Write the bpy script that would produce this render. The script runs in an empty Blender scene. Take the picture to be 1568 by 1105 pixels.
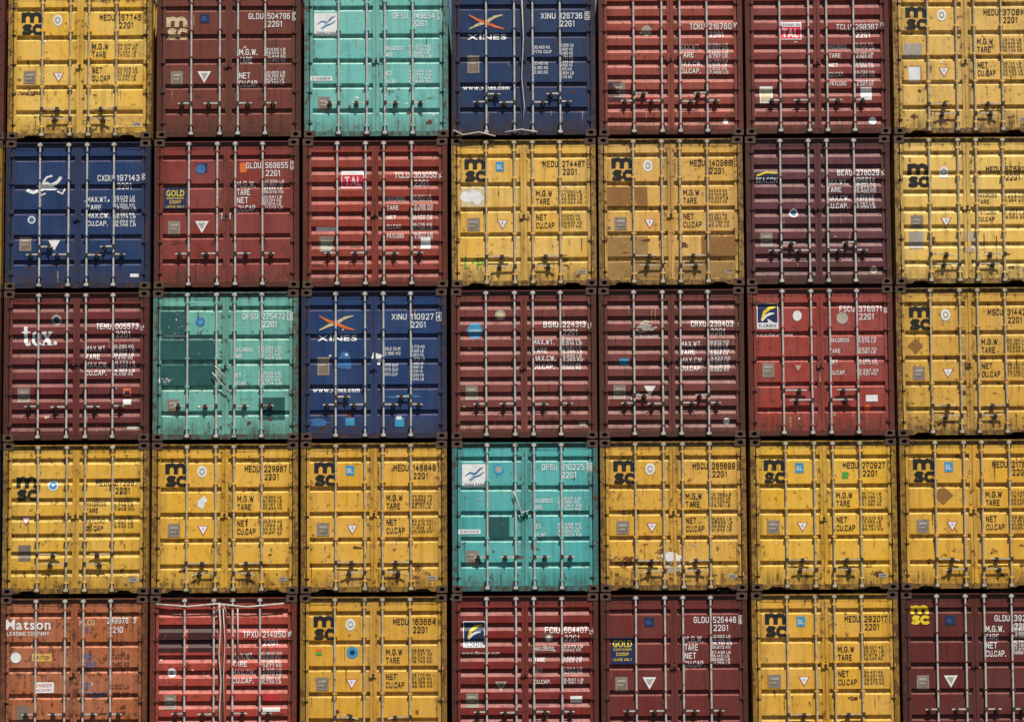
import bpy, bmesh, math, random
import numpy as np
from mathutils import Matrix, Vector

rnd = random.Random(7)
PX = 2.5                      # column pitch (m)
PZ = 2.5604                   # tier height (m)
S=PX/228.0
SV=PZ/232.5
H=PZ
XL,XR=0.031,PX-0.031
# small stacking offsets (m) per tier / column
DXR={0:[.002,.03,.027,.025,.022,.012,.018],1:[-.01,.002,.006,.018,-.001,-.012,0],
     2:[-.013,-.01,-.015,.004,-.017,-.013,-.018],3:[-.001,-.015,-.02,.004,-.017,.001,-.005],
     4:[-.015,-.03,-.034,-.01,-.03,-.013,-.019]}

# ------------------------------------------------------------------ materials
def lin(c):
    c=c/255.0
    return c/12.92 if c<=0.04045 else ((c+0.055)/1.055)**2.4
def rgb(t,k=1.0):
    return (min(lin(t[0])*k,.85),min(lin(t[1])*k,.85),min(lin(t[2])*k,.85),1)
def N(nt,t,**kw):
    n=nt.nodes.new(t)
    for k,v in kw.items(): setattr(n,k,v)
    return n
def noise(nt,vec,scale,detail=3,rough=.55):
    n=N(nt,'ShaderNodeTexNoise'); n.inputs['Scale'].default_value=scale
    n.inputs['Detail'].default_value=detail; n.inputs['Roughness'].default_value=rough
    nt.links.new(vec,n.inputs['Vector']); return n.outputs['Fac']
def maprange(nt,val,a,b,c,d):
    n=N(nt,'ShaderNodeMapRange'); nt.links.new(val,n.inputs[0])
    for i,x in enumerate((a,b,c,d)): n.inputs[i+1].default_value=x
    return n.outputs[0]
def mixc(nt,fac,a,b,mode='MIX'):
    n=N(nt,'ShaderNodeMix',data_type='RGBA',blend_type=mode)
    if hasattr(fac,'links'): nt.links.new(fac,n.inputs[0])
    else: n.inputs[0].default_value=fac
    for x,i in ((a,6),(b,7)):
        if hasattr(x,'links'): nt.links.new(x,n.inputs[i])
        else: n.inputs[i].default_value=x
    return n.outputs[2]
def math_(nt,op,a,b):
    n=N(nt,'ShaderNodeMath',operation=op)
    for x,i in ((a,0),(b,1)):
        if hasattr(x,'links'): nt.links.new(x,n.inputs[i])
        else: n.inputs[i].default_value=x
    return n.outputs[0]
def scaled(nt,pos,s,off=(0,0,0)):
    m=N(nt,'ShaderNodeMapping'); nt.links.new(pos,m.inputs[0])
    m.inputs['Scale'].default_value=s; m.inputs['Location'].default_value=off
    return m.outputs[0]
def newmat(name):
    m=bpy.data.materials.new(name); m.use_nodes=True; nt=m.node_tree
    return m,nt,nt.nodes['Principled BSDF'],N(nt,'ShaderNodeNewGeometry').outputs['Position']
KALB=1.27
def paint(name,srgb,rust=.3,fade=.3,seed=0,chalk_lit=.5):
    m,nt,b,pos=newmat(name)
    base=rgb(srgb,KALB); o=(seed*3.1,seed*1.7,seed*2.3)
    p=scaled(nt,pos,(1,1,1),o)
    g=sum(base[:3])/3
    faded=tuple(min(.8,base[i]*.9+g*.28+.02) for i in range(3))+(1,)
    big=noise(nt,p,1.3,4)
    c=mixc(nt,maprange(nt,big,.38,.68,0,fade+.1),base,faded)
    # chalked paint on up-facing steel, with sunlit bands painted into the colour
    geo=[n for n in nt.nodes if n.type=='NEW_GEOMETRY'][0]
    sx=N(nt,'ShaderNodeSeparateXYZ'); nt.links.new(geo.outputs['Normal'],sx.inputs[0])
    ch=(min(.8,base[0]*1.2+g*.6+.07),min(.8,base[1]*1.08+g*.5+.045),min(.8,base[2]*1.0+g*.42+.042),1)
    c=mixc(nt,maprange(nt,sx.outputs[2],.15,.6,0,chalk_lit),c,ch)
    dark=tuple(x*.5 for x in base[:3])+(1,)
    st=noise(nt,scaled(nt,pos,(12,12,.8),o),1.0,4,.65)
    c=mixc(nt,maprange(nt,st,.49,.75,0,.6),c,dark)
    med=noise(nt,p,5.5,5,.7)
    c=mixc(nt,maprange(nt,med,.53,.73,0,.5),c,dark)
    at=N(nt,'ShaderNodeAttribute',attribute_name='grime')
    gr=math_(nt,'MULTIPLY',at.outputs['Fac'],maprange(nt,st,.3,.62,.25,1.15))
    c=mixc(nt,gr,c,(.05,.03,.018,1))
    rr=math_(nt,'ADD',noise(nt,p,10,6,.72),math_(nt,'MULTIPLY',noise(nt,scaled(nt,pos,(18,18,1.6),o),1.,3,.6),.35))
    rr=math_(nt,'ADD',rr,math_(nt,'MULTIPLY',at.outputs['Fac'],.1))
    c=mixc(nt,maprange(nt,rr,.85-.15*rust,.92-.12*rust,0,.85),c,(.085,.032,.015,1))
    nt.links.new(c,b.inputs['Base Color'])
    nt.links.new(maprange(nt,med,.3,.7,.38,.62),b.inputs['Roughness'])
    b.inputs['Specular IOR Level'].default_value=.35
    bp=N(nt,'ShaderNodeBump'); bp.inputs['Strength'].default_value=.4; bp.inputs['Distance'].default_value=.012
    nt.links.new(math_(nt,'ADD',big,math_(nt,'MULTIPLY',med,.5)),bp.inputs['Height'])
    nt.links.new(bp.outputs[0],b.inputs['Normal'])
    return m
def simple(name,col,rough=.6,metal=0,var=.25,rust=0,scale=14):
    m,nt,b,pos=newmat(name)
    d=tuple(x*(1-var*2) for x in col[:3])+(1,)
    c=mixc(nt,maprange(nt,noise(nt,pos,scale,4,.65),.35,.7,0,1),tuple(col[:3])+(1,),d)
    if rust:
        c=mixc(nt,maprange(nt,noise(nt,pos,8,5,.7),.62-.15*rust,.7-.1*rust,0,.85),c,(.11,.045,.022,1))
    nt.links.new(c,b.inputs['Base Color']); b.inputs['Roughness'].default_value=rough; b.inputs['Metallic'].default_value=metal
    return m
def decal(name,srgb,wear=.3,k=1.0):
    m,nt,b,pos=newmat(name)
    col=rgb(srgb,k); d=tuple(x*.72 for x in col[:3])+(1,)
    c=mixc(nt,maprange(nt,noise(nt,pos,7,4,.65),.4,.75,0,1),col,d)
    nt.links.new(c,b.inputs['Base Color']); b.inputs['Roughness'].default_value=.55
    if wear>0:
        tr=N(nt,'ShaderNodeBsdfTransparent'); mx=N(nt,'ShaderNodeMixShader')
        w=math_(nt,'ADD',noise(nt,pos,30,4,.7),math_(nt,'MULTIPLY',noise(nt,pos,3,2),.5))
        nt.links.new(maprange(nt,w,.92-.25*wear,1.0-.22*wear,0,.9),mx.inputs[0])
        nt.links.new(b.outputs[0],mx.inputs[1]); nt.links.new(tr.outputs[0],mx.inputs[2])
        nt.links.new(mx.outputs[0],nt.nodes['Material Output'].inputs[0])
    return m
DEC={}
for nme,c,w in [('black',(24,20,18),.12),('white',(250,246,240),.1),('cream',(215,198,155),.35),('red',(190,45,50),.25),
                ('blue',(40,95,165),.2),('navy',(22,38,85),0),('grey',(128,112,100),0),('yellow',(235,205,40),.1),
                ('green',(90,165,60),.2),('dkteal',(28,85,85),.35),('orange',(228,112,48),.2),('tan',(150,105,50),.5),
                ('brown',(70,32,28),.4),('sky',(60,150,195),0),('dkblue',(18,30,60),0),('paleyel',(225,180,90),.6),
                ('dkmaroon',(60,24,24),.3),('bluelt',(60,110,165),.3),('pink',(225,45,72),0),('silver',(175,167,155),.3),('rust',(100,52,28),.8),
                ('streak',(86,46,27),1.0),('dirtpale',(190,155,110),1.0),('whitehard',(248,244,238),0),('drab',(165,128,72),.5)]:
    DEC[nme]=decal('decal_'+nme,c,w)
DK=list(DEC.keys())
M_HW=simple('dark_hardware_steel',(.065,.048,.038),.55,.3,.3,.5)
M_GALV=simple('galvanised_rod',(.64,.62,.59),.42,.15,.18,.15)
M_GALVY=simple('painted_rod',(.62,.53,.36),.48,.1,.22,.35)
M_GASK_HOLE=simple('gasket_and_hole_shade',(.012,.010,.009),.8,0,.2)
M_CAST=simple('corner_casting_steel',(.12,.066,.042),.7,.1,.3,.5)
M_ROPE=simple('rope_fibre',(.62,.58,.52),.9,0,.2)

# ------------------------------------------------------------------ geometry accumulator
class Geo:
    def __init__(s): s.v=[];s.f=[];s.m=[];s.gr={}
    def face(s,pts,m=0):
        n=len(s.v); s.v+=[tuple(p) for p in pts]; s.f.append(tuple(range(n,n+len(pts)))); s.m.append(m)
    def box(s,x0,x1,y0,y1,z0,z1,m=0,gr=0):
        n=len(s.v)
        s.v+=[(x0,y0,z0),(x1,y0,z0),(x1,y1,z0),(x0,y1,z0),(x0,y0,z1),(x1,y0,z1),(x1,y1,z1),(x0,y1,z1)]
        if gr:
            for i in range(8): s.gr[n+i]=gr
        for q in ((0,1,5,4),(1,2,6,5),(2,3,7,6),(3,0,4,7),(4,5,6,7),(3,2,1,0)):
            s.f.append(tuple(n+i for i in q)); s.m.append(m)
    def tube(s,path,r,m=0,k=8):
        path=[Vector(p) for p in path]; n=len(s.v)
        for i,p in enumerate(path):
            d=(path[min(i+1,len(path)-1)]-path[max(i-1,0)]).normalized()
            a=d.cross(Vector((0,1,0)))
            if a.length<.1: a=d.cross(Vector((1,0,0)))
            a.normalize(); b=d.cross(a)
            for j in range(k):
                t=2*math.pi*j/k; q=p+a*math.cos(t)*r+b*math.sin(t)*r; s.v.append(tuple(q))
        for i in range(len(path)-1):
            for j in range(k):
                s.f.append((n+i*k+j,n+i*k+(j+1)%k,n+(i+1)*k+(j+1)%k,n+(i+1)*k+j)); s.m.append(m)
        s.f.append(tuple(n+j for j in range(k))); s.m.append(m)
        s.f.append(tuple(n+(len(path)-1)*k+j for j in range(k))); s.m.append(m)
    def obj(s,name,mats,parent=None,smooth=False):
        me=bpy.data.meshes.new(name); me.from_pydata(s.v,[],s.f)
        for mm in mats: me.materials.append(mm)
        me.polygons.foreach_set('material_index',s.m)
        if s.gr:
            a=me.attributes.new('grime','FLOAT','POINT'); a.data.foreach_set('value',[s.gr.get(i,0.0) for i in range(len(s.v))])
        bm=bmesh.new(); bm.from_mesh(me); bmesh.ops.recalc_face_normals(bm,faces=bm.faces); bm.to_mesh(me); bm.free()
        if smooth: me.polygons.foreach_set('use_smooth',[True]*len(me.polygons))
        me.update()
        o=bpy.data.objects.new(name,me); bpy.context.collection.objects.link(o)
        if parent: o.parent=parent
        return o

# ------------------------------------------------------------------ glyphs
# stencil-like condensed lettering drawn with strokes on a 4 x 6 grid
O_=[(1,0),(0,1),(0,5),(1,6),(3,6),(4,5),(4,1),(3,0),(1,0)]
GF={'0':[O_],'O':[O_],'Q':[O_,[(2.4,1.6),(4,0)]],'1':[[(1,5),(2.4,6),(2.4,0)]],
'2':[[(0,5),(1,6),(3,6),(4,5),(4,3.8),(0,0),(4,0)]],
'3':[[(0,5.2),(1,6),(3,6),(4,5),(4,4),(3,3.1),(1.6,3.1)],[(3,3.1),(4,2.2),(4,1),(3,0),(1,0),(0,.8)]],
'4':[[(3,0),(3,6),(0,2),(4.4,2)]],
'5':[[(4,6),(0,6),(0,3.5),(3,3.5),(4,2.5),(4,1),(3,0),(1,0),(0,.8)]],
'6':[[(4,5.2),(3,6),(1,6),(0,5),(0,1),(1,0),(3,0),(4,1),(4,2.5),(3,3.5),(.4,3.5)]],
'7':[[(0,6),(4,6),(1.5,0)]],
'8':[[(1,3.1),(0,4),(0,5),(1,6),(3,6),(4,5),(4,4),(3,3.1),(1,3.1),(0,2.2),(0,1),(1,0),(3,0),(4,1),(4,2.2),(3,3.1)]],
'9':[[(0,.8),(1,0),(3,0),(4,1),(4,5),(3,6),(1,6),(0,5),(0,3.5),(1,2.6),(3.6,2.6)]],
'A':[[(0,0),(1.7,6)],[(4,0),(2.3,6)],[(.9,1.9),(3.1,1.9)]],
'B':[[(0,0),(0,6),(3,6),(3.8,5.2),(3.8,4),(3,3.2),(.4,3.2)],[(3,3.2),(4,2.3),(4,1),(3,0),(.4,0)]],
'C':[[(4,4.6),(4,5),(3,6),(1,6),(0,5),(0,1),(1,0),(3,0),(4,1),(4,1.4)]],
'D':[[(0,0),(0,6),(2.8,6),(4,5),(4,1),(2.8,0),(.4,0)]],
'E':[[(4,6),(0,6),(0,0),(4,0)],[(.4,3.1),(3.3,3.1)]],'F':[[(4,6),(0,6),(0,0)],[(.4,3.1),(3.3,3.1)]],
'G':[[(4,5),(3,6),(1,6),(0,5),(0,1),(1,0),(3,0),(4,1),(4,2.9),(2.3,2.9)]],
'H':[[(0,0),(0,6)],[(4,0),(4,6)],[(.4,3.1),(3.6,3.1)]],'I':[[(.4,0),(.4,6)]],
'J':[[(3,6),(3,1),(2,0),(1,0),(0,1)]],'K':[[(0,0),(0,6)],[(4,6),(.6,2.8)],[(1.6,3.6),(4,0)]],
'L':[[(0,6),(0,0),(3.6,0)]],'M':[[(0,0),(0,6)],[(4.6,0),(4.6,6)],[(.3,5.8),(2.3,2)],[(4.3,5.8),(2.3,2)]],
'N':[[(0,0),(0,6)],[(4,0),(4,6)],[(.3,5.8),(3.7,.2)]],'P':[[(0,0),(0,6),(3,6),(4,5),(4,3.8),(3,2.8),(.4,2.8)]],
'R':[[(0,0),(0,6),(3,6),(4,5),(4,3.9),(3,3),(.4,3)],[(2.2,2.8),(4,0)]],
'S':[[(4,5),(3,6),(1,6),(0,5),(0,4),(1,3.2),(3,2.9),(4,2),(4,1),(3,0),(1,0),(0,1)]],
'T':[[(0,6),(4,6)],[(2,0),(2,5.6)]],'U':[[(0,6),(0,1),(1,0),(3,0),(4,1),(4,6)]],'V':[[(0,6),(1.8,0)],[(4,6),(2.2,0)]],
'W':[[(0,6),(1.2,0)],[(2.5,5.5),(1.4,0)],[(2.5,5.5),(3.6,0)],[(5,6),(3.8,0)]],
'X':[[(0,0),(4,6)],[(0,6),(4,0)]],'Y':[[(0,6),(2,3)],[(4,6),(2,3)],[(2,0),(2,3)]],'Z':[[(0,6),(4,6),(0,0),(4,0)]],
'.':[[(.4,-.4),(.4,.6)]],':':[[(.4,.8),(.4,1.8)],[(.4,3.8),(.4,4.8)]],'-':[[(.3,3),(2.3,3)]],'/':[[(0,0),(3,6)]]}
SG={}
SW=1.08
def stroke_glyphs():
    for ch,lines in GF.items():
        vs=[];fs=[];lay=0
        segs=[]
        for ln in lines:          # break at sharp corners
            cur=[ln[0]]
            for i in range(1,len(ln)):
                cur.append(ln[i])
                if i<len(ln)-1:
                    a=Vector(ln[i])-Vector(ln[i-1]); b=Vector(ln[i+1])-Vector(ln[i])
                    if a.angle(b)>math.radians(60): segs.append((cur,1)); cur=[ln[i]]
            segs.append((cur,1))
        for pts,_ in segs:
            P=[Vector(p) for p in pts]; closed=(P[0]-P[-1]).length<1e-6 and len(P)>3
            if not closed:
                P[0]=P[0]-(P[1]-P[0]).normalized()*SW*.42; P[-1]=P[-1]+(P[-1]-P[-2]).normalized()*SW*.42
            n=len(P); base=len(vs)
            for i in range(n):
                if closed: a=(P[i]-P[i-1 if i else n-2]).normalized(); b=(P[i+1 if i<n-1 else 1]-P[i]).normalized()
                else:
                    a=(P[i]-P[i-1]).normalized() if i else (P[1]-P[0]).normalized(); b=(P[i+1]-P[i]).normalized() if i<n-1 else a
                t=(a+b).normalized(); k=SW/2/max(.6,t.dot(a)); nn=Vector((-t.y,t.x))*k
                for q in (P[i]+nn,P[i]-nn): vs.append((q.x+SW/2,q.y+SW/2,lay))
            for i in range(n-1): fs.append((base+2*i,base+2*i+2,base+2*i+3,base+2*i+1))
            lay+=1
        x0=min(a[0] for a in vs); x1=max(a[0] for a in vs)
        SG[ch]=([(a-x0,b,l) for a,b,l in vs],fs,x1-x0)
stroke_glyphs()
CH={}
def build_glyphs():
    chars=sorted(set("www.xines.comwww.florens.comtex.MatsonXINESGOLDFLORENSTALBEACON"))
    obs=[]
    for ch in chars:
        cu=bpy.data.curves.new('g','FONT'); cu.body=ch; cu.resolution_u=3; cu.offset=.022
        o=bpy.data.objects.new('g',cu); bpy.context.collection.objects.link(o); obs.append((ch,o))
    bpy.context.view_layer.update(); dg=bpy.context.evaluated_depsgraph_get()
    for ch,o in obs:
        me=bpy.data.meshes.new_from_object(o.evaluated_get(dg))
        v=[(p.co.x,p.co.y) for p in me.vertices]; f=[tuple(p.vertices) for p in me.polygons]
        x0=min(a[0] for a in v); x1=max(a[0] for a in v)
        CH[ch]=([(a[0]-x0,a[1],0) for a in v],f,x1-x0)
        bpy.data.meshes.remove(me)
    for ch,o in obs:
        cu=o.data; bpy.data.objects.remove(o); bpy.data.curves.remove(cu)
build_glyphs()
CAPH=max(p[1] for p in CH['E'][0])

class Marks(Geo):
    """flat painted marks / labels lying on a door; u right, v down in door units"""
    lay=0
    def P(s,u,v,l): return (u*S,-l,H-v*SV)
    def text(s,t,u0,u1,v,h,col,bold=0,l=.0064):
        D,gap,sp_,cap=(CH,.10,.3,CAPH) if bold else (SG,1.25,2.2,6+SW)
        w=0
        for ch in t: w+= (sp_ if ch==' ' else D[ch][2])+gap
        w-=gap; sx=(u1-u0)/w; sy=h/cap; x=u0
        for ch in t:
            if ch==' ': x+=(sp_+gap)*sx; continue
            vs,fs,cw=D[ch]; n=len(s.v)
            s.v+=[s.P(x+a*sx,v+h/2-b*sy,l+.00012*q) for a,b,q in vs]
            for f in fs: s.f.append(tuple(n+i for i in f)); s.m.append(DK.index(col))
            x+=(cw+gap)*sx
    def rect(s,u0,u1,v0,v1,col,l=.005,rot=0):
        c=((u0+u1)/2,(v0+v1)/2); pts=[]
        for a,b in ((u0,v0),(u1,v0),(u1,v1),(u0,v1)):
            dx,dy=a-c[0],b-c[1]
            pts.append(s.P(c[0]+dx*math.cos(rot)-dy*math.sin(rot),c[1]+dx*math.sin(rot)+dy*math.cos(rot),l))
        s.face(pts,DK.index(col))
    def frame(s,u0,u1,v0,v1,w,col,l=.0056):
        s.rect(u0,u1,v0,v0+w,col,l); s.rect(u0,u1,v1-w,v1,col,l); s.rect(u0,u0+w,v0+w,v1-w,col,l); s.rect(u1-w,u1,v0+w,v1-w,col,l)
    def disc(s,u,v,r,col,l=.0052,asp=1.0):
        s.face([s.P(u+r*math.cos(t)*asp,v+r*math.sin(t),l) for t in [2*math.pi*i/18 for i in range(18)]],DK.index(col))
    def tri(s,u,v,r,col,l=.0052):
        s.face([s.P(u-r,v-r*.8,l),s.P(u+r,v-r*.8,l),s.P(u,v+r*.95,l)],DK.index(col))
    def poly(s,pts,col,l=.0054):
        s.face([s.P(a,b,l) for a,b in pts],DK.index(col))
    def blob(s,u,v,ru,rv,col,l=.005,seed=0):
        q=random.Random(seed+int(u*7+v)); n=26
        ph=[q.uniform(0,6.3) for _ in range(4)]
        pts=[]
        for i in range(n):
            t=2*math.pi*i/n; r=1+.22*math.sin(2*t+ph[0])+.14*math.sin(3*t+ph[1])+.1*math.sin(5*t+ph[2])+.08*math.sin(7*t+ph[3])
            pts.append(s.P(u+ru*r*math.cos(t),v+rv*r*math.sin(t),l))
        s.face(pts,DK.index(col))
    def stroke(s,pts,w,col,l=.0066,taper=False):
        s.lay+=1; l=l+.00025*(s.lay%8); n=len(pts); L=[];R=[]
        for i,(a,b) in enumerate(pts):
            p0=pts[max(i-1,0)]; p1=pts[min(i+1,n-1)]
            dx,dy=p1[0]-p0[0],p1[1]-p0[1]; q=math.hypot(dx,dy) or 1
            ww=w/2*((.15+.85*math.sin(math.pi*(i+.3)/(n-.4))) if taper else 1)
            nx,ny=-dy/q*ww,dx/q*ww
            L.append(s.P(a+nx,b+ny,l)); R.append(s.P(a-nx,b-ny,l))
        for i in range(n-1): s.face([L[i],L[i+1],R[i+1],R[i]],DK.index(col))

def msc_logo(g,u,v,w,h,col):
    def T(p): return [(u+a*w,v+h-b*h) for a,b in p]
    t=w*.2
    g.stroke(T([(.1,.52),(.1,.97)]),t,col)
    g.stroke(T([(.12,.78),(.18,.87),(.3,.91),(.42,.87),(.49,.76),(.49,.52)]),t,col)
    g.stroke(T([(.5,.78),(.57,.87),(.69,.91),(.82,.87),(.89,.76),(.89,.52)]),t,col)
    t=w*.165
    g.stroke(T([(.46,.32),(.37,.37),(.2,.38),(.12,.31),(.18,.24),(.37,.2),(.45,.12),(.37,.05),(.18,.04),(.05,.1)]),t,col)
    g.stroke(T([(.97,.32),(.87,.37),(.7,.38),(.6,.3),(.59,.14),(.68,.05),(.86,.04),(.98,.11)]),t,col)

def idline(g,idt,col,v,du=0,h=9.4):
    p,n,k=idt
    g.text(p,144+du,167+du,v,h,col); g.text(n,173.5+du,208.5+du,v,h,col)
    if k:
        g.text(k,214+du,218.6+du,v,h*.9,col); g.frame(212.2+du,220.6+du,v-6.4,v+6.4,.9,col)
    g.text('22G1',174+du,196+du,v+12.2,h,col)
def dig(q,n): return ''.join(q.choice('0123456789') for _ in range(n))
def cols(g,q,u0,u1,v0,n,col,step=6.3,h=4.3,kind=0):
    for i in range(n):
        if kind==0: t=dig(q,2)+'.'+dig(q,3)+' '+q.choice(['KG','LB'])
        else: t=q.choice(['33.2 CU.M','1170 CU.F','2.180 KG','30.480 KG'])
        g.text(t,u0,u1-(q.random()*4),v0+i*step,h,col)
def plate(g,u0,u1,v0,v1):
    g.rect(u0,u1,v0,v1,'grey'); g.frame(u0+1.2,u1-1.2,v0+1.2,v1-1.2,.8,'silver')
    g.rect(u0+3.5,u1-3.5,v0+4,v0+8,'silver',.0056); g.rect(u0+3.5,u1-6,v0+11,v0+13,'silver',.0056)

def layout(g,k,sp,q):
    kind=sp['k']
    if kind=='msc':
        dv=sp.get('dv',0)
        msc_logo(g,23,32+dv,33,36,'black')
        idline(g,sp['id'],'black',42+dv)
        st=sp.get('st','round')
        if st=='round':
            g.disc(79,46+dv,9,'whitehard',.005,.8); g.disc(79,46+dv,5.6,'silver',.0054,.8); g.disc(79,46+dv,2.4,'whitehard',.0058)
        elif st=='blue': g.rect(71,84,38+dv,53+dv,'sky'); g.text('GL',73,82,46+dv,7,'whitehard')
        elif st=='blueround': g.disc(79,46+dv,8,'whitehard'); g.disc(79,46+dv,6,'sky',.0057); g.tri(79,46+dv,3,'whitehard',.006)
        a=sp.get('a','M.G.W')
        if a=='M.G.W':
            g.text('M.G.W',133,158,87.5,9,'black'); g.text('TARE',133,154,100,9,'black')
            cols(g,q,172,204,85,4,'black',5.6,4.2)
            g.text('NET',133,149,124.5,9,'black'); g.text('CU.CAP',133,161,137,9,'black')
            cols(g,q,172,204,122,4,'black',5.6,4.2)
        else:
            g.text('MAXGROSS',130,160,94,6.6,'black'); g.text('TARE',130,148,104,6.6,'black'); cols(g,q,168,204,91,3,'black',5.6,4.2)
            g.text('PAYLOAD',130,158,120,6.6,'black'); g.text('CU.CAP',130,156,131,6.6,'black'); cols(g,q,168,204,117,3,'black',5.6,4.2)
        if sp.get('csc',1): plate(g,27,46,125,145)
        if sp.get('tri',1): g.tri(81,135,8.6,'red'); g.tri(81,134.6,7.0,'whitehard',.0058); g.rect(80.3,81.7,131,135,'grey',.0062)
        g.rect(196,209,206,212,'silver'); g.text('SUPER',198,207,209,3,'black')
    elif kind=='gldu':
        c='white'; idline(g,sp['id'],c,42)
        v0=sp.get('v0',71)
        for i,t in enumerate(['M.G.W.','TARE','NET','CU.CAP.']):
            g.text(t,130,(158,150,147,160)[i],v0+i*12.4+(sp.get('gap',0) if i>1 else 0),9.4,c)
        cols(g,q,171,203,v0-4,4,c,5.4,4.4); cols(g,q,171,201,v0+20+sp.get('gap',0),4,c,5.4,4.4)
        g.tri(76,136,10.5,'whitehard'); g.tri(76,135,6,'silver',.0058)
        plate(g,24,43,127,149)
        g.rect(69,84,38,52,'navy'); g.text('GL',72,81,45,6,'bluelt')
    elif kind=='dfsu':
        c='whitehard'; idline(g,sp['id'],c,42,-4)
        g.rect(18,56,37,72,'whitehard')
        g.stroke([(23,55),(30,50),(38,52),(46,44),(51,42)],3.2,'bluelt',taper=True); g.stroke([(28,61),(36,57),(45,54),(52,49)],2.6,'bluelt',taper=True)
        g.stroke([(36,50),(35,58),(30,64)],2.2,'sky',taper=True); g.text('DONG FANG',22,52,68,3.4,'navy')
        g.text('MAX.GROSS',126,156,93,6.4,c); g.text('TARE',126,140,103,6.4,c); cols(g,q,164,200,90,4,c,5.2,4.2)
        g.text('NET',126,138,132,6.4,c); g.text('CU.CAP.',126,146,145,6.4,c); cols(g,q,164,200,129,4,c,5.2,4.2)
        g.rect(12,46,136,143,'whitehard'); g.text('DANGER',15,43,139.5,3.6,'dkteal')
        plate(g,24,43,168,190)
    elif kind=='xinu':
        c='white'; idline(g,sp['id'],c,44,-3)
        g.stroke([(30,64),(44,57),(56,53),(70,45),(82,42)],5,'cream',taper=True)
        g.stroke([(30,42),(44,50),(56,54),(70,60),(84,64)],5,'orange',taper=True)
        g.text('XINES',27,88,76,9,'whitehard',1)
        g.text('www.xines.com',20,92,155,7.5,c,1)
        cols(g,q,130,158,93,2,c,7,5,1); cols(g,q,168,192,90,9,c,6.2,4.6); cols(g,q,130,154,118,3,c,7,5,1)
        plate(g,27,46,105,133)
    elif kind=='tal':
        c='white'; idline(g,sp['id'],c,sp.get('v',64))
        u,v=sp['tal']; g.rect(u,u+35,v,v+27,'whitehard'); g.rect(u+1.2,u+33.8,v+7,v+25.8,'pink',.0056); g.text('TAL',u+5,u+30,v+16.5,13,'whitehard',1,.0066)
        g.text('LEASING CO',u+3,u+32,v+4,3.4,'navy')
        for i in range(5):
            g.text(['MAX.GROSS','TARE','NET','CU.CAP.','PAYLOAD'][i],132,(160,150,146,155,158)[i],94+i*14.5,6.8,c); cols(g,q,170,203,91+i*14.5,2,c,5.2,4.4)
    elif kind=='stripe':
        c='white'; idline(g,sp['id'],c,sp.get('v',54))
        v0=sp.get('v0',84)
        for i,t in enumerate(['MAX.WT.','TARE','MAX.CW.','CU.CAP.']):
            g.text(t,128,(160,150,162,160)[i],v0+i*12.4,8,c); cols(g,q,169,204,v0-3+i*12.4,2,c,5.4,4.8)
        plate(g,24,43,150,172)
    elif kind=='flor':
        c='white'; idline(g,sp['id'],c,sp.get('v',40))
        u,v=sp['fl']; g.rect(u,u+33,v,v+40,'whitehard'); g.rect(u+1.3,u+31.7,v+1.3,v+30.5,'navy',.0056)
        g.stroke([(u+7,v+27),(u+12,v+14),(u+20,v+8),(u+29,v+6)],5.5,'yellow',taper=True)
        g.stroke([(u+8,v+28),(u+14,v+20),(u+20,v+17),(u+27,v+16)],4,'whitehard',taper=True)
        g.text('FLORENS',u+3,u+30,v+35.2,5.2,'navy',1,.006)
        g.text('www.florens.com',u-2,u+55,v+48,4.5,c,1)
        for i in range(4):
            g.text(['MAX.GROSS','TARE','NET','CU.CAP.'][i],128,(158,144,140,152)[i],84+i*16.5,6.4,c); cols(g,q,168,202,81+i*16.5,2,c,5,4.2)
        pv=sp.get('pv',118); plate(g,24,43,pv,pv+22)
    if sp['id'][1]=='504796': msc_logo(g,17,42,33,34,'cream')
    if sp['id'][1]=='392210': msc_logo(g,17,22,28,28,'yellow')
    if sp['id'][1]=='005573':      # serif wordmark
        w='whitehard'
        g.stroke([(36,56),(36,78),(38.5,83.5),(43.5,82)],5.4,w); g.stroke([(30,64.5),(43,64.5)],2.2,w)
        g.stroke([(47,74),(57,74)],2,w); g.stroke([(58,74),(57,67),(52.5,64.5),(48.5,67),(47.3,74),(48.5,81),(53,84),(59,81)],4.2,w)
        g.stroke([(63,65),(73.5,83)],5.6,w); g.stroke([(74,65.5),(62.5,83)],2.2,w)
        for a,b,c_ in ((60.5,68,64.6),(70.5,77,64.6),(60,66,83.8),(69.5,78,83.8)): g.stroke([(a,c_),(b,c_)],1.8,w)
        g.disc(81.5,81.5,2.9,w)
    for e in sp.get('x',[]):
        getattr(g,e[0])(*e[1:])

# ------------------------------------------------------------------ door profiles
ZB,ZT=.115,H-.125
PB,PT=ZB+.05,ZT-.05
def v2z(v): return H-v*SV
def profile(kind):
    pr=[]; F=.015
    if kind=='A': gv=[29.5,73.5,112,151,190]; hw=.026; su=.030; sd=.020; d=.042
    elif kind=='C': gv=[29,60,89,116,143,170,198]; hw=.024; su=.04; sd=.026; d=.036
    else: gv=[26,49,72,95,118,141,164,187,208]; hw=.026; su=.060; sd=.024; d=.044
    pr.append((PB,F))
    for v in sorted(gv,reverse=True):
        z=v2z(v)
        if z-hw-su<PB or z+hw+sd>PT: continue
        pr+=[(z-hw-su,F),(z-hw,F+d),(z+hw,F+d),(z+hw+sd,F)]
    pr.append((PT,F))
    return pr
def dent(x,z,sd):
    return .0028*math.sin(x*3.1+sd)*math.sin(z*2.7+sd*1.7)+.0018*math.sin(x*6.3+sd*2.1+z*4.1)
CX=PX/2
RODS=[56*S,100*S,128*S,170*S]

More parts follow.
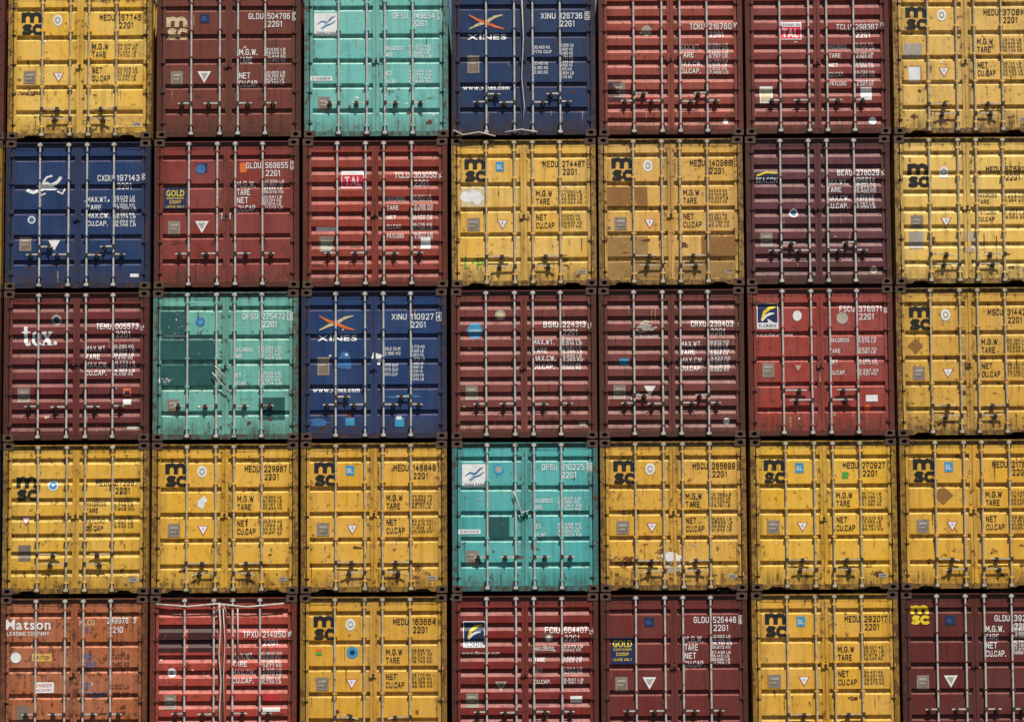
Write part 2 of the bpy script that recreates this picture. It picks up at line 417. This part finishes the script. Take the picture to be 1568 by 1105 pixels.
def build_container(row,col,sp,dx,dz,dy):
    q=random.Random(row*31+col*7+5)
    e=bpy.data.objects.new('shipping_container',None); bpy.context.collection.objects.link(e)
    e.empty_display_size=.5
    e.location=(col*PX+dx,dy,(4-row)*PZ+dz)
    e.rotation_euler=(0,math.radians(q.uniform(-.08,.08)),math.radians(q.uniform(-.1,.1)))
    sd=q.uniform(0,20)
    yel = sp['k']=='msc'
    cc=sp['c']; red=cc[0]>cc[1]*1.6 and not yel
    if red and sp['k']!='plain': cc=(min(255,int(cc[0]*1.08)),int(cc[1]*1.02),int(cc[2]*.88))
    if sp['k']=='dfsu': cc=(int(cc[0]*1.08),int(cc[1]*.93),int(cc[2]*.94))
    rust=sp.get('rust',q.uniform(.3,.6))+(.15 if red else 0)
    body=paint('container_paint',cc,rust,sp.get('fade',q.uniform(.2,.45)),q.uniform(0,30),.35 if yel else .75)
    frc=tuple(int(x*.72) for x in cc)
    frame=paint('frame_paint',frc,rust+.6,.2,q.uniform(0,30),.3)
    # ---- frame
    g=Geo()
    for x0,x1 in ((XL,XL+.085),(XR-.085,XR)):
        g.box(x0,x1,0,.13,.132,H-.132,0,.3)
    g.box(XL+.178,XR-.178,.004,.12,H-.125,H-.045,0,.35)
    g.box(XL+.178,XR-.178,-.026,.003,H-.072,H-.055,0,.2)
    prof=[(XL+.178,.034),(XL+.26,.034),(XL+.33,.078),(XL+.50,.078),(XL+.57,.032)]
    if not yel: prof=[(XL+.178,.034)]
    pp=prof+[(2*CX-a,b) for a,b in reversed(prof)]
    n0=len(g.v)
    for i in range(len(pp)-1):
        (a,b),(c,d)=pp[i],pp[i+1]
        g.face([(a,.004,b),(c,.004,d),(c,.004,.112),(a,.004,.112)],0)
        g.face([(a,.004,b),(c,.004,d),(c,.12,d),(a,.12,b)],0)
    g.face([(XL+.178,.004,.112),(XR-.178,.004,.112),(XR-.178,.12,.112),(XL+.178,.12,.112)],0)
    for i in range(n0,len(g.v)): g.gr[i]=.4
    for x0 in (XL-.004,XR-.174):
        for z0 in (.012,H-.13):
            x1=x0+.178; z1=z0+.118; y0=-.006
            cxx=(x0+x1)/2; cz=(z0+z1)/2
            out=[];inn=[]
            for i in range(16):
                t=2*math.pi*(i+.5)/16; ca,sa=math.cos(t),math.sin(t)
                k=min(.089/abs(ca),.059/abs(sa)); out.append((cxx+ca*k,cz+sa*k))
                inn.append((cxx+.046*ca,cz+.031*sa))
            for i in range(16):
                j=(i+1)%16
                g.face([(out[i][0],y0,out[i][1]),(out[j][0],y0,out[j][1]),(inn[j][0],y0,inn[j][1]),(inn[i][0],y0,inn[i][1])],1)
                g.face([(inn[i][0],y0,inn[i][1]),(inn[j][0],y0,inn[j][1]),(inn[j][0],.06,inn[j][1]),(inn[i][0],.06,inn[i][1])],2)
            for (a,b,c_,d) in ((x0,z0,x1,z0),(x1,z0,x1,z1),(x1,z1,x0,z1),(x0,z1,x0,z0)):
                g.face([(a,y0,b),(c_,y0,d),(c_,.16,d),(a,.16,b)],1)
            g.face([(x0,.06,z0),(x1,.06,z0),(x1,.06,z1),(x0,.06,z1)],2)  # near-black hole lining puts the shade inside the casting into the colour
        g.box(x0+.05,x0+.13,.03,.12,-.013,.012,1)
    g.face([(XL+.08,.085,.06),(XR-.08,.085,.06),(XR-.08,.085,H-.1),(XL+.08,.085,H-.1)],2)
    g.obj('end_frame',[frame,M_CAST,M_GASK_HOLE],e)
    # ---- doors
    pr=profile(sp.get('p','A')); g=Geo()
    for a,b in ((XL+.098,CX-.009),(CX+.009,XR-.098)):
        g.box(a,a+.045,.012,.06,ZB,ZT,0,.3); g.box(b-.045,b,.012,.06,ZB,ZT,0,.3)
        g.box(a+.045,b-.045,.0125,.06,ZB,PB,0,.55); g.box(a+.045,b-.045,.0125,.06,PT,ZT,0,.3)
        xs=[a+.045+(b-a-.09)*t for t in (0,.04,.12,.22,.34,.46,.58,.7,.8,.88,.96,1)]; nx=len(xs)-1
        zz=[]
        for i in range(len(pr)-1):
            (z0,y0),(z1,y1)=pr[i],pr[i+1]; k=max(1,int((z1-z0)/.1))
            for j in range(k): zz.append((z0+(z1-z0)*j/k,y0+(y1-y0)*j/k))
        zz.append(pr[-1]); n=len(g.v)
        for z,y in zz:
            for i,x in enumerate(xs):
                gg=0
                if i in (0,nx): gg=.5
                elif i in (1,nx-1): gg=.2
                if y>.03: gg=max(gg,.3)
                gg=max(gg,.6*(1-(z-PB)/.26))
                g.gr[len(g.v)]=max(0,gg)
                g.v.append((x,y+dent(x,z,sd),z))
        w=nx+1
        for r in range(len(zz)-1):
            for c_ in range(nx):
                g.f.append((n+r*w+c_,n+r*w+c_+1,n+(r+1)*w+c_+1,n+(r+1)*w+c_)); g.m.append(0)
    for sx in (XL+.055,XR-.055-.085):
        for v in (24,66,112,158,206):
            z=v2z(v); g.box(sx,sx+.085,-.012,.0115,z-.028,z+.028,0,.4)
    for sx in (XL+.088,XR-.088):
        for v in (24,66,112,158,206):
            z=v2z(v); g.tube([(sx,-.012,z-.045),(sx,-.012,z+.045)],.014,1)
    zc=v2z(q.choice([112,118,122])); g.box(CX-.07,CX+.05,-.016,.0115,zc-.045,zc+.045,0,.2)
    g.box(CX-.02,CX+.02,-.035,-.0165,zc-.02,zc+.025,1)
    g.box(CX-.004,CX+.03,-.002,.0115,ZB+.01,zc-.06,0,.3)
    g.box(CX-.004,CX+.03,-.002,.0115,zc+.06,ZT-.01,0,.3)
    g.obj('doors',[body,M_HW],e)
    # ---- rods
    g=Geo(); RY=-.028
    rodm=M_GALVY if yel else M_GALV
    for i,x in enumerate(RODS):
        j=q.uniform(-.006,.006); x+=j
        g.tube([(x,RY,.055),(x+q.uniform(-.003,.003),RY,H*.5),(x,RY,H-.06)],.0175,0,10)
        for z in (.085,H-.095):
            g.box(x-.034,x+.034,RY-.022,.003,z-.022,z+.021,0)
            g.box(x-.055,x-.036,-.03,.003,z-.032,z+.021,1); g.box(x+.036,x+.055,-.03,.003,z-.032,z+.021,1)
        for v in (21,64,107,150,213):
            z=v2z(v+q.uniform(-1,1)); g.box(x-.04,x+.04,RY-.019,.0105,z-.015,z+.015,2)
            g.tube([(x-.032,RY-.024,z),(x-.032,RY-.017,z)],.007,1,6)
    style=sp.get('h','A' if yel else 'B')
    def handle(xr,xe,v,drop=0):
        z=v2z(v); s=1 if xe>xr else -1
        g.box(xr-.028,xr+.028,RY-.028,RY+.01,z-.034,z+.03,1)
        xm=xr+(xe-xr)*.68
        g.box(xr+ (s*.028 if s>0 else (xm-xr)), xr+((xm-xr) if s>0 else s*.028), RY-.022,RY-.010,z-.014,z+.012,0)
        g.tube([(xm,RY-.016,z-.001),(xe-s*.03,RY-.018,z-.006-drop),(xe,RY-.024,z-.012-drop)],.0125,0,6)
        g.box(xm-.036,xm+.036,RY-.008,.0105,z-.05,z+.024,1)
        g.box(xm-.026,xm+.026,RY-.042,RY-.023,z-.026,z+.024,1)
        g.tube([(xm,RY-.034,z-.02),(xm+.006,RY-.034,z-.066)],.011,1,6)
    for d in (0,1):
        ro,ri=(RODS[0],RODS[1]) if d==0 else (RODS[3],RODS[2])
        if style=='A':
            va=sp.get('hv',185); handle(ro,ro+(ri-ro)*.8,va,q.choice([0,0,.02])); handle(ri,ri+(ro-ri)*.8,va+15,q.choice([0,0,.03]))
        else:
            va=sp.get('hv',178)
            handle(ro,ro-.22 if d==0 else ro+.2,va); handle(ri,ri+(ro-ri)*.55,va+q.choice([0,1]))
            if style=='D': handle(ro,ro+(ri-ro)*.5,va-12)
    g.obj('lock_rods',[rodm,M_HW,body],e,False)
    # ---- markings
    g=Marks(); layout(g,sp['k'],sp,q)
    for _ in range(q.randint(3,7)):
        g.blob(q.uniform(20,205),q.uniform(160,212),q.uniform(2,8),q.uniform(1,4),'rust',.0046,_)
    for _ in range(q.randint(14,26)):       # rust / water runs
        u=q.choice([q.uniform(14,106),q.uniform(120,212),RODS[q.randint(0,3)]/S+q.uniform(-4,4)]); v=q.choice([30,74,112,151,190,200])+q.uniform(-3,8)
        v=min(v,205); g.lay+=1
        ln=q.uniform(8,36); ln=min(ln,220-v); w=q.uniform(.7,2.4)
        g.poly([(u-w/2,v),(u+w/2,v),(u+w*.35,v+ln*.6),(u+w*.1,v+ln),(u-w*.1,v+ln),(u-w*.4,v+ln*.5)],q.choice(['streak','streak','dirtpale' if not yel else 'streak']),.0042+.00005*(g.lay%9))
    for _ in range(q.randint(1,4)):
        u=q.uniform(18,100) if q.random()<.5 else q.uniform(120,205); v=q.uniform(60,205)
        g.rect(u,u+q.uniform(2,5),v,v+q.uniform(1.5,4),q.choice(['silver','white','cream']),.0049,q.uniform(-.3,.3))
    o=g.obj('markings',[DEC[k] for k in DK],e)
    bm=bmesh.new(); bm.from_mesh(o.data)
    for z,y in pr:
        bmesh.ops.bisect_plane(bm,geom=bm.verts[:]+bm.edges[:]+bm.faces[:],plane_co=(0,0,z),plane_no=(0,0,1))
    zs=[a for a,b in pr]; ys=[b for a,b in pr]
    for v in bm.verts:
        z=v.co.z; f=float(np.interp(z,zs,ys)); inside=(PB<z<PT)
        v.co.y+= f+(dent(v.co.x,z,sd) if inside else 0)
    bm.to_mesh(o.data); bm.free()
    # ---- box behind
    g=Geo(); LEN=6.06
    for side in (0,1):
        ps=[]; y=.16
        while y<LEN-.2:
            ps+= [(0.004,y),(0.004,y+.07),(.036,y+.14),(.036,y+.21)]; y+=.278
        ps.append((.004,LEN-.16))
        for i in range(len(ps)-1):
            (a,y0),(b,y1)=ps[i],ps[i+1]
            if y1<=y0: continue
            xa=XL+a if side==0 else XR-a; xb=XL+b if side==0 else XR-b
            g.face([(xa,y0,.15),(xb,y1,.15),(xb,y1,H-.1),(xa,y0,H-.1)])
        x0=XL if side==0 else XR-.06
        g.box(x0,x0+.06,.16,LEN-.16,H-.1,H-.04); g.box(x0,x0+.06,.16,LEN-.16,.03,.15)
        xc=XL if side==0 else XR-.178
        g.box(xc,xc+.178,LEN-.16,LEN,.012,.13,1); g.box(xc,xc+.178,LEN-.16,LEN,H-.13,H-.012,1); g.box(xc,xc+.1,LEN-.12,LEN-.002,.13,H-.13)
    g.face([(XL+.06,.12,H-.05),(XR-.06,.12,H-.05),(XR-.06,LEN-.17,H-.05),(XL+.06,LEN-.17,H-.05)])
    g.face([(XL+.06,.12,.14),(XR-.06,.12,.14),(XR-.06,LEN-.17,.14),(XL+.06,LEN-.17,.14)])
    g.face([(XL+.1,LEN-.03,.05),(XR-.1,LEN-.03,.05),(XR-.1,LEN-.03,H-.05),(XL+.1,LEN-.03,H-.05)])
    g.obj('box_body',[body,M_CAST],e)
    if sp.get('rope'):
        g=Geo()
        for path,r in sp['rope']:
            g.tube([(u*S,-y,H-v*SV) for u,v,y in path],r,0,6)
        g.obj('loose_rope',[M_ROPE],e,True)
    return e

SPEC={
(0,0):dict(k='msc',c=(212,166,62),id=('MEDU','157745','3'),x=[('rect',168,214,180,214,'paleyel',.0047),('blob',36,160,14,4,'rust',.0046)]),
(0,1):dict(k='gldu',c=(96,50,46),id=('GLDU','504796','0'),v0=98,gap=12),
(0,2):dict(k='dfsu',c=(96,184,176),id=('DFSU','249654','7'),rust=.3),
(0,3):dict(k='xinu',c=(24,48,84),id=('XINU','128736','5'),h='D',rope=[([(112,20,.05),(114,80,.07),(111,140,.06),(115,185,.07),(112,222,.05)],.009),([(5,222,.04),(20,230,.06),(45,226,.07),(70,232,.05)],.012),([(85,226,.05),(110,222,.06),(135,226,.05)],.012)]),
(0,4):dict(k='stripe',p='B',c=(126,60,56),id=('TCKU','216760','0'),v=62,v0=94,h='D',x=[('disc',77,68,8,'silver'),('text','CAXTON',17,37,63,6,'red'),('rect',14,38,146,178,'brown'),('rect',75,93,172,180,'red'),('disc',198,210,4,'whitehard')]),
(0,5):dict(k='tal',p='B',c=(110,49,50),id=('TCLU','298387','4'),tal=(55,56),x=[('rect',24,44,156,182,'whitehard'),('rect',26,42,161,180,'cream',.0058),('rect',180,197,158,178,'whitehard'),('disc',198,210,6,'whitehard')]),
(0,6):dict(k='msc',c=(206,164,84),id=('MEDU','370811',''),x=[('rect',20,48,90,112,'silver'),('rect',26,44,127,149,'whitehard',.006)],rust=.6),
(1,0):dict(k='stripe',p='A',c=(20,48,90),id=('CXDU','197143','9'),v=60,v0=93,h='D',rust=.15,x=[('blob',65,72,13,6,'white',.006),('stroke',[(35,78),(45,82),(55,78),(70,72),(82,66),(88,58)],5,'white'),('stroke',[(60,66),(66,58),(74,56)],3,'white'),('stroke',[(52,80),(58,86),(64,83)],2.5,'white'),('stroke',[(82,80),(90,84),(94,76)],3,'white'),('disc',43,124,6,'whitehard'),('disc',43,124,4,'bluelt',.0058),('tri',78,163,9,'whitehard'),('rect',195,208,208,213,'white')]),
(1,1):dict(k='gldu',c=(112,47,46),id=('GLDU','568655','3'),p='A',x=[('rect',18,52,76,109,'navy'),('text','GOLD',21,49,84,9,'yellow',1),('text','CONTAINER',22,48,92,3.4,'yellow'),('text','CORP',26,44,98,5,'yellow'),('text','LEASE ONLY',21,49,105,3.6,'yellow'),('rect',134,145,38,53,'orange'),('rect',106,120,115,125,'whitehard'),('disc',74,47,7.5,'bluelt',.0058)]),
(1,2):dict(k='tal',p='B',c=(124,50,44),id=('TCLU','303050','0'),tal=(62,50),v=58,x=[('rect',23,54,137,143,'whitehard'),('rect',28,50,152,176,'grey'),('rect',30,48,158,175,'silver',.0056),('rect',184,199,154,172,'whitehard')]),
(1,3):dict(k='msc',c=(210,164,72),id=('MEDU','274487','4'),st='blue',x=[('rect',18,54,77,108,'cream',.0047),('blob',35,92,15,12,'white',.0052),('stroke',[(24,184),(23,202),(30,201)],2.4,'green'),('stroke',[(33,194),(38,193)],2.2,'green'),('stroke',[(42,204),(42,187),(50,187),(50,195),(43,196)],2.4,'green')]),
(1,4):dict(k='msc',c=(198,154,74),id=('MEDU','140986','2'),fade=.5,rust=.6,x=[('rect',16,78,78,110,'tan',.0046),('rect',16,78,154,187,'drab',.0046),('rect',160,215,154,187,'tan',.0046),('rect',16,100,193,218,'drab',.0045),('rect',118,215,193,218,'drab',.0045)]),
(1,5):dict(k='stripe',p='B',c=(84,46,60),id=('BEAU','278029','0'),v=58,v0=72,h='D',x=[('rect',18,53,55,74,'dkblue'),('text','BEACON',19,52,69,8,'whitehard',1),('stroke',[(20,62),(34,57),(52,58)],3,'yellow'),('disc',76,120,7,'whitehard'),('disc',76,120,4.4,'bluelt',.0058),('disc',198,208,6,'silver')]),
(1,6):dict(k='msc',p='C',c=(212,172,86),id=('MEDU','575813',''),a='x',dv=12,x=[('rect',24,46,150,176,'silver'),('rect',110,124,150,182,'silver')]),
(2,0):dict(k='stripe',p='B',c=(92,38,44),id=('TEMU','005573','4'),v=56,v0=90,x=[('disc',83,46,8,'silver'),('disc',83,46,5,'navy',.0058),('rect',186,198,151,163,'orange'),('rect',188,196,155,161,'navy',.0056),('rect',186,198,168,176,'whitehard'),('rect',192,210,208,213,'silver')]),
(2,1):dict(k='dfsu',c=(90,174,160),id=('DFSU','275472','3'),rust=.5,x=[('rect',14,54,33,70,'dkteal',.0078),('rect',14,54,77,109,'dkteal',.0047),('rect',56,98,77,109,'dkteal',.0047),('rect',14,98,115,148,'dkteal',.0072),('rect',165,205,166,200,'dkteal',.0047),('disc',75,50,7,'bluelt'),('disc',75,50,4,'sky',.0058)],
    rope=[([(94,128,.05),(106,142,.07),(122,160,.06)],.010),([(98,118,.05),(116,136,.06)],.008)]),
(2,2):dict(k='xinu',c=(22,52,96),id=('XINU','110927','4'),rust=.2,h='D',x=[('rect',110,126,100,116,'whitehard',.005,.3),('rect',70,84,198,210,'sky'),('rect',146,160,198,212,'sky'),('blob',68,112,14,11,'bluelt',.0046),('blob',30,205,16,5,'bluelt',.0046),('blob',160,166,22,3,'bluelt',.0046),('rect',148,156,196,201,'whitehard',.0056)]),
(2,3):dict(k='stripe',p='B',c=(102,50,52),id=('BSIU','224313','1'),v=57,v0=84,x=[('disc',39,66,12,'sky'),('text','CRONOS',30,48,66,3.6,'whitehard'),('disc',78,42,8,'silver'),('disc',78,42,5,'cream',.0058),('rect',198,208,206,212,'silver')]),
(2,4):dict(k='stripe',p='B',c=(96,49,50),id=('CRXU','239403','5'),v=57,v0=88,h='D',x=[('blob',75,62,13,5,'silver',.006),('stroke',[(58,64),(66,70),(80,66),(92,62)],3,'silver'),('stroke',[(66,58),(74,52),(80,54)],2.4,'silver'),('text','CRONOS',60,96,76,6,'silver'),('tri',80,159,9,'whitehard'),('rect',34,48,110,120,'sky'),('rect',112,118,112,117,'green'),('disc',197,206,5,'whitehard')]),
(2,5):dict(k='flor',c=(130,52,50),id=('FSCU','378971','6'),fl=(17,26),v=36,fade=.6,h='A',hv=160,rust=.5,x=[('disc',79,46,8,'whitehard',.0052,.85),('disc',148,50,9,'silver',.0048),('rect',112,116,114,150,'cream'),('tri',79,126,8,'red'),('rect',182,200,168,178,'whitehard'),('disc',184,188,5,'orange'),('tri',79,126,5,'silver',.0058)]),
(2,6):dict(k='msc',c=(194,150,62),id=('MSCU','314425',''),rust=.7,x=[('poly',[(20,93),(32,81),(44,93),(32,106)],'tan')]),
(3,0):dict(k='msc',p='C',c=(202,156,50),id=('MEDU','673987','6'),a='x',dv=20,tri=0,csc=0,rust=.6,hv=170,st='blueround',x=[('rect',27,46,156,180,'grey'),('tri',38,119,8,'red'),('tri',38,118.6,6,'whitehard',.0058),('rect',194,210,208,213,'silver')]),
(3,1):dict(k='msc',c=(206,157,48),id=('MEDU','229987','1'),x=[('blob',79,93,7,8,'whitehard',.005)]),
(3,2):dict(k='msc',c=(202,153,48),id=('MEDU','146848','9'),st='blue'),
(3,3):dict(k='dfsu',c=(66,168,166),id=('DFSU','210225','8'),rust=.4,x=[('rect',54,90,117,147,'dkteal',.0046),('disc',74,45,8,'sky'),('disc',74,45,5,'silver',.0058)],
    rope=[([(96,78,.05),(104,98,.07),(108,112,.06),(120,108,.06)],.010)]),
(3,4):dict(k='msc',c=(200,153,56),id=('MSCU','265899','8'),x=[('blob',112,182,13,11,'whitehard',.0072),('rect',104,122,188,203,'silver',.0074,-.2),('rect',96,106,174,180,'whitehard',.0076,.4),('blob',36,186,14,10,'rust',.0046)],rust=.7),
(3,5):dict(k='msc',c=(208,160,46),id=('MEDU','270927','7'),st='blue',x=[('rect',142,152,52,62,'green')]),
(3,6):dict(k='msc',c=(202,153,48),id=('MEDU','217653',''),st='blue',x=[('poly',[(52,88),(68,74),(84,88),(68,103)],'tan')]),
(4,0):dict(k='plain',c=(158,90,54),id=('MLCU','249978','3'),rust=.8,fade=.5,p='A',x=[('text','Matson',10,78,43,15,'whitehard',1),('text','LEASING COMPANY',12,76,57,6,'whitehard'),('text','MLCU',122,145,41,9,'cream'),('text','249978',164,196,38,9,'white'),('text','3',203,208,38,8,'white'),('text','US',126,136,52,8,'bluelt'),('text','2210',166,188,52,9,'white'),
    ('disc',26,93,8,'whitehard'),('rect',50,80,87,99,'paleyel'),('text','CAUTION',53,77,93,5,'brown'),('text','MG',126,142,92,9,'bluelt'),('text','TARE',126,148,104,9,'bluelt'),('text','NET',126,142,136,9,'bluelt'),('text','CU CAP',126,162,149,9,'bluelt'),('text','67200 LB',168,198,92,7,'brown'),('text','30480 KG',168,198,104,7,'brown'),('text','62300 LB',168,198,137,7,'brown'),('text','1170 CF',168,198,149,7,'brown'),
    ('rect',54,84,130,146,'whitehard'),('text','DANGER',57,81,135,5,'red'),('text','NO ENTRY',57,81,142,3.6,'red'),('rect',28,48,165,190,'grey')]),
(4,1):dict(k='stripe',p='B',c=(142,56,52),id=('TPXU','214850','6'),v=60,v0=92,x=[('rect',14,56,50,86,'dkmaroon',.0047),('rect',60,104,50,86,'dkmaroon',.0046),('disc',36,117,7,'whitehard'),('text','R',33,38,117,7,'black'),('rect',174,200,170,176,'whitehard'),('rect',176,200,150,160,'red')],
    rope=[([(12,14,.03),(60,18,.05),(104,14,.05),(150,19,.05),(206,14,.04)],.016),([(108,12,.06),(110,50,.05),(108,90,.06),(111,130,.05),(109,170,.05),(110,225,.05)],.014),([(100,30,.05),(114,14,.07),(120,30,.06)],.012),([(114,20,.05),(117,70,.06),(115,120,.05),(117,222,.05)],.009),([(136,20,.04),(137,100,.04)],.012)]),
(4,2):dict(k='msc',c=(196,147,46),id=('MEDU','163664','3'),x=[('disc',82,88,9,'sky'),('disc',82,88,4,'navy',.0058),('rect',26,36,82,92,'orange'),('rect',26,36,87,92,'green',.0055)]),
(4,3):dict(k='flor',p='B',c=(106,34,32),id=('FCIU','604407','4'),fl=(20,42),v=56,pv=150,x=[('tri',77,140,9,'silver'),('tri',77,139,6,'grey',.0058),('rect',182,200,155,165,'whitehard'),('disc',150,68,7,'grey'),('disc',150,68,4,'white',.0058)]),
(4,4):dict(k='gldu',c=(92,37,38),id=('GLDU','526446','8'),p='A',x=[('rect',18,53,68,108,'navy'),('text','GOLD',21,50,77,10,'yellow',1),('text','CONTAINER',22,49,86,3.4,'yellow'),('text','CORP',26,45,93,5,'yellow'),('text','LEASE ONLY',21,50,101,4,'yellow')]),
(4,5):dict(k='msc',c=(200,151,46),id=('MEDU','292017','1'),st='blue'),
(4,6):dict(k='gldu',c=(80,33,34),id=('GLDU','392210',''),v0=58),
}
EXC=[(108,44,46),(200,152,46),(98,44,50),(28,60,104),(202,154,46)]
EXD=[(200,152,46),(110,44,44),(204,158,50),(104,40,42),(202,152,44)]
for r in range(5):
    for c_,E in ((-1,EXC),(7,EXD)):
        col=E[r]; y=col[0]>190
        SPEC[(r,c_)]=dict(k='msc' if y else 'stripe',p='A' if y else 'B',c=col,id=('MEDU' if y else 'TEMU',dig(rnd,6),'4'))
for (r,c_),sp in SPEC.items():
    dx=DXR[r][min(max(c_,0),6)]
    q=random.Random(r*17+c_)
    build_container(r,c_,sp,dx,0,q.uniform(-.015,.015))

# ------------------------------------------------------------------ ground
g=Geo(); g.face([(-600,-600,0),(600,-600,0),(600,600,0),(-600,600,0)])
m,nt,b,pos=newmat('asphalt')
c=mixc(nt,maprange(nt,noise(nt,pos,.4,5),.35,.65,0,1),(.045,.044,.042,1),(.075,.072,.068,1))
c=mixc(nt,1.0,c,maprange(nt,noise(nt,pos,60,4),.3,.7,.7,1.3),'MULTIPLY')
nt.links.new(c,b.inputs['Base Color']); b.inputs['Roughness'].default_value=.9
g.obj('ground',[m])

# ------------------------------------------------------------------ light
ELEV,AZ=math.radians(60),math.radians(18)
d=Vector((math.sin(AZ)*math.cos(ELEV),-math.cos(AZ)*math.cos(ELEV),math.sin(ELEV)))
sl=bpy.data.lights.new('sun','SUN'); sl.energy=5.0; sl.angle=math.radians(.5); sl.color=(1,.94,.83)
so=bpy.data.objects.new('sun',sl); bpy.context.collection.objects.link(so)
so.rotation_euler=d.to_track_quat('Z','Y').to_euler(); so.location=(20,-30,40)
w=bpy.data.worlds.new('World'); bpy.context.scene.world=w; w.use_nodes=True; nt=w.node_tree
sk=nt.nodes.new('ShaderNodeTexSky'); sk.sky_type='NISHITA'; sk.sun_disc=False; sk.sun_elevation=ELEV
sk.sun_rotation=math.atan2(d.x,d.y)
nt.links.new(sk.outputs[0],nt.nodes['Background'].inputs[0]); nt.nodes['Background'].inputs[1].default_value=.055

# ------------------------------------------------------------------ camera
cd=bpy.data.cameras.new('camera'); co=bpy.data.objects.new('camera',cd); bpy.context.collection.objects.link(co)
R=Matrix.Rotation(-.00031,3,'Z') @ Matrix.Rotation(math.pi/2+.096418,3,'X') @ Matrix.Rotation(-.005858,3,'Z')
co.rotation_euler=R.to_euler(); co.location=(8.536,-49,1.7)
cd.sensor_width=36; cd.lens=4489.93/1568*36; cd.clip_end=2000; cd.clip_start=.5
bpy.context.scene.camera=co
sc=bpy.context.scene; sc.view_settings.view_transform='Standard'; sc.view_settings.look='None'; sc.view_settings.exposure=0
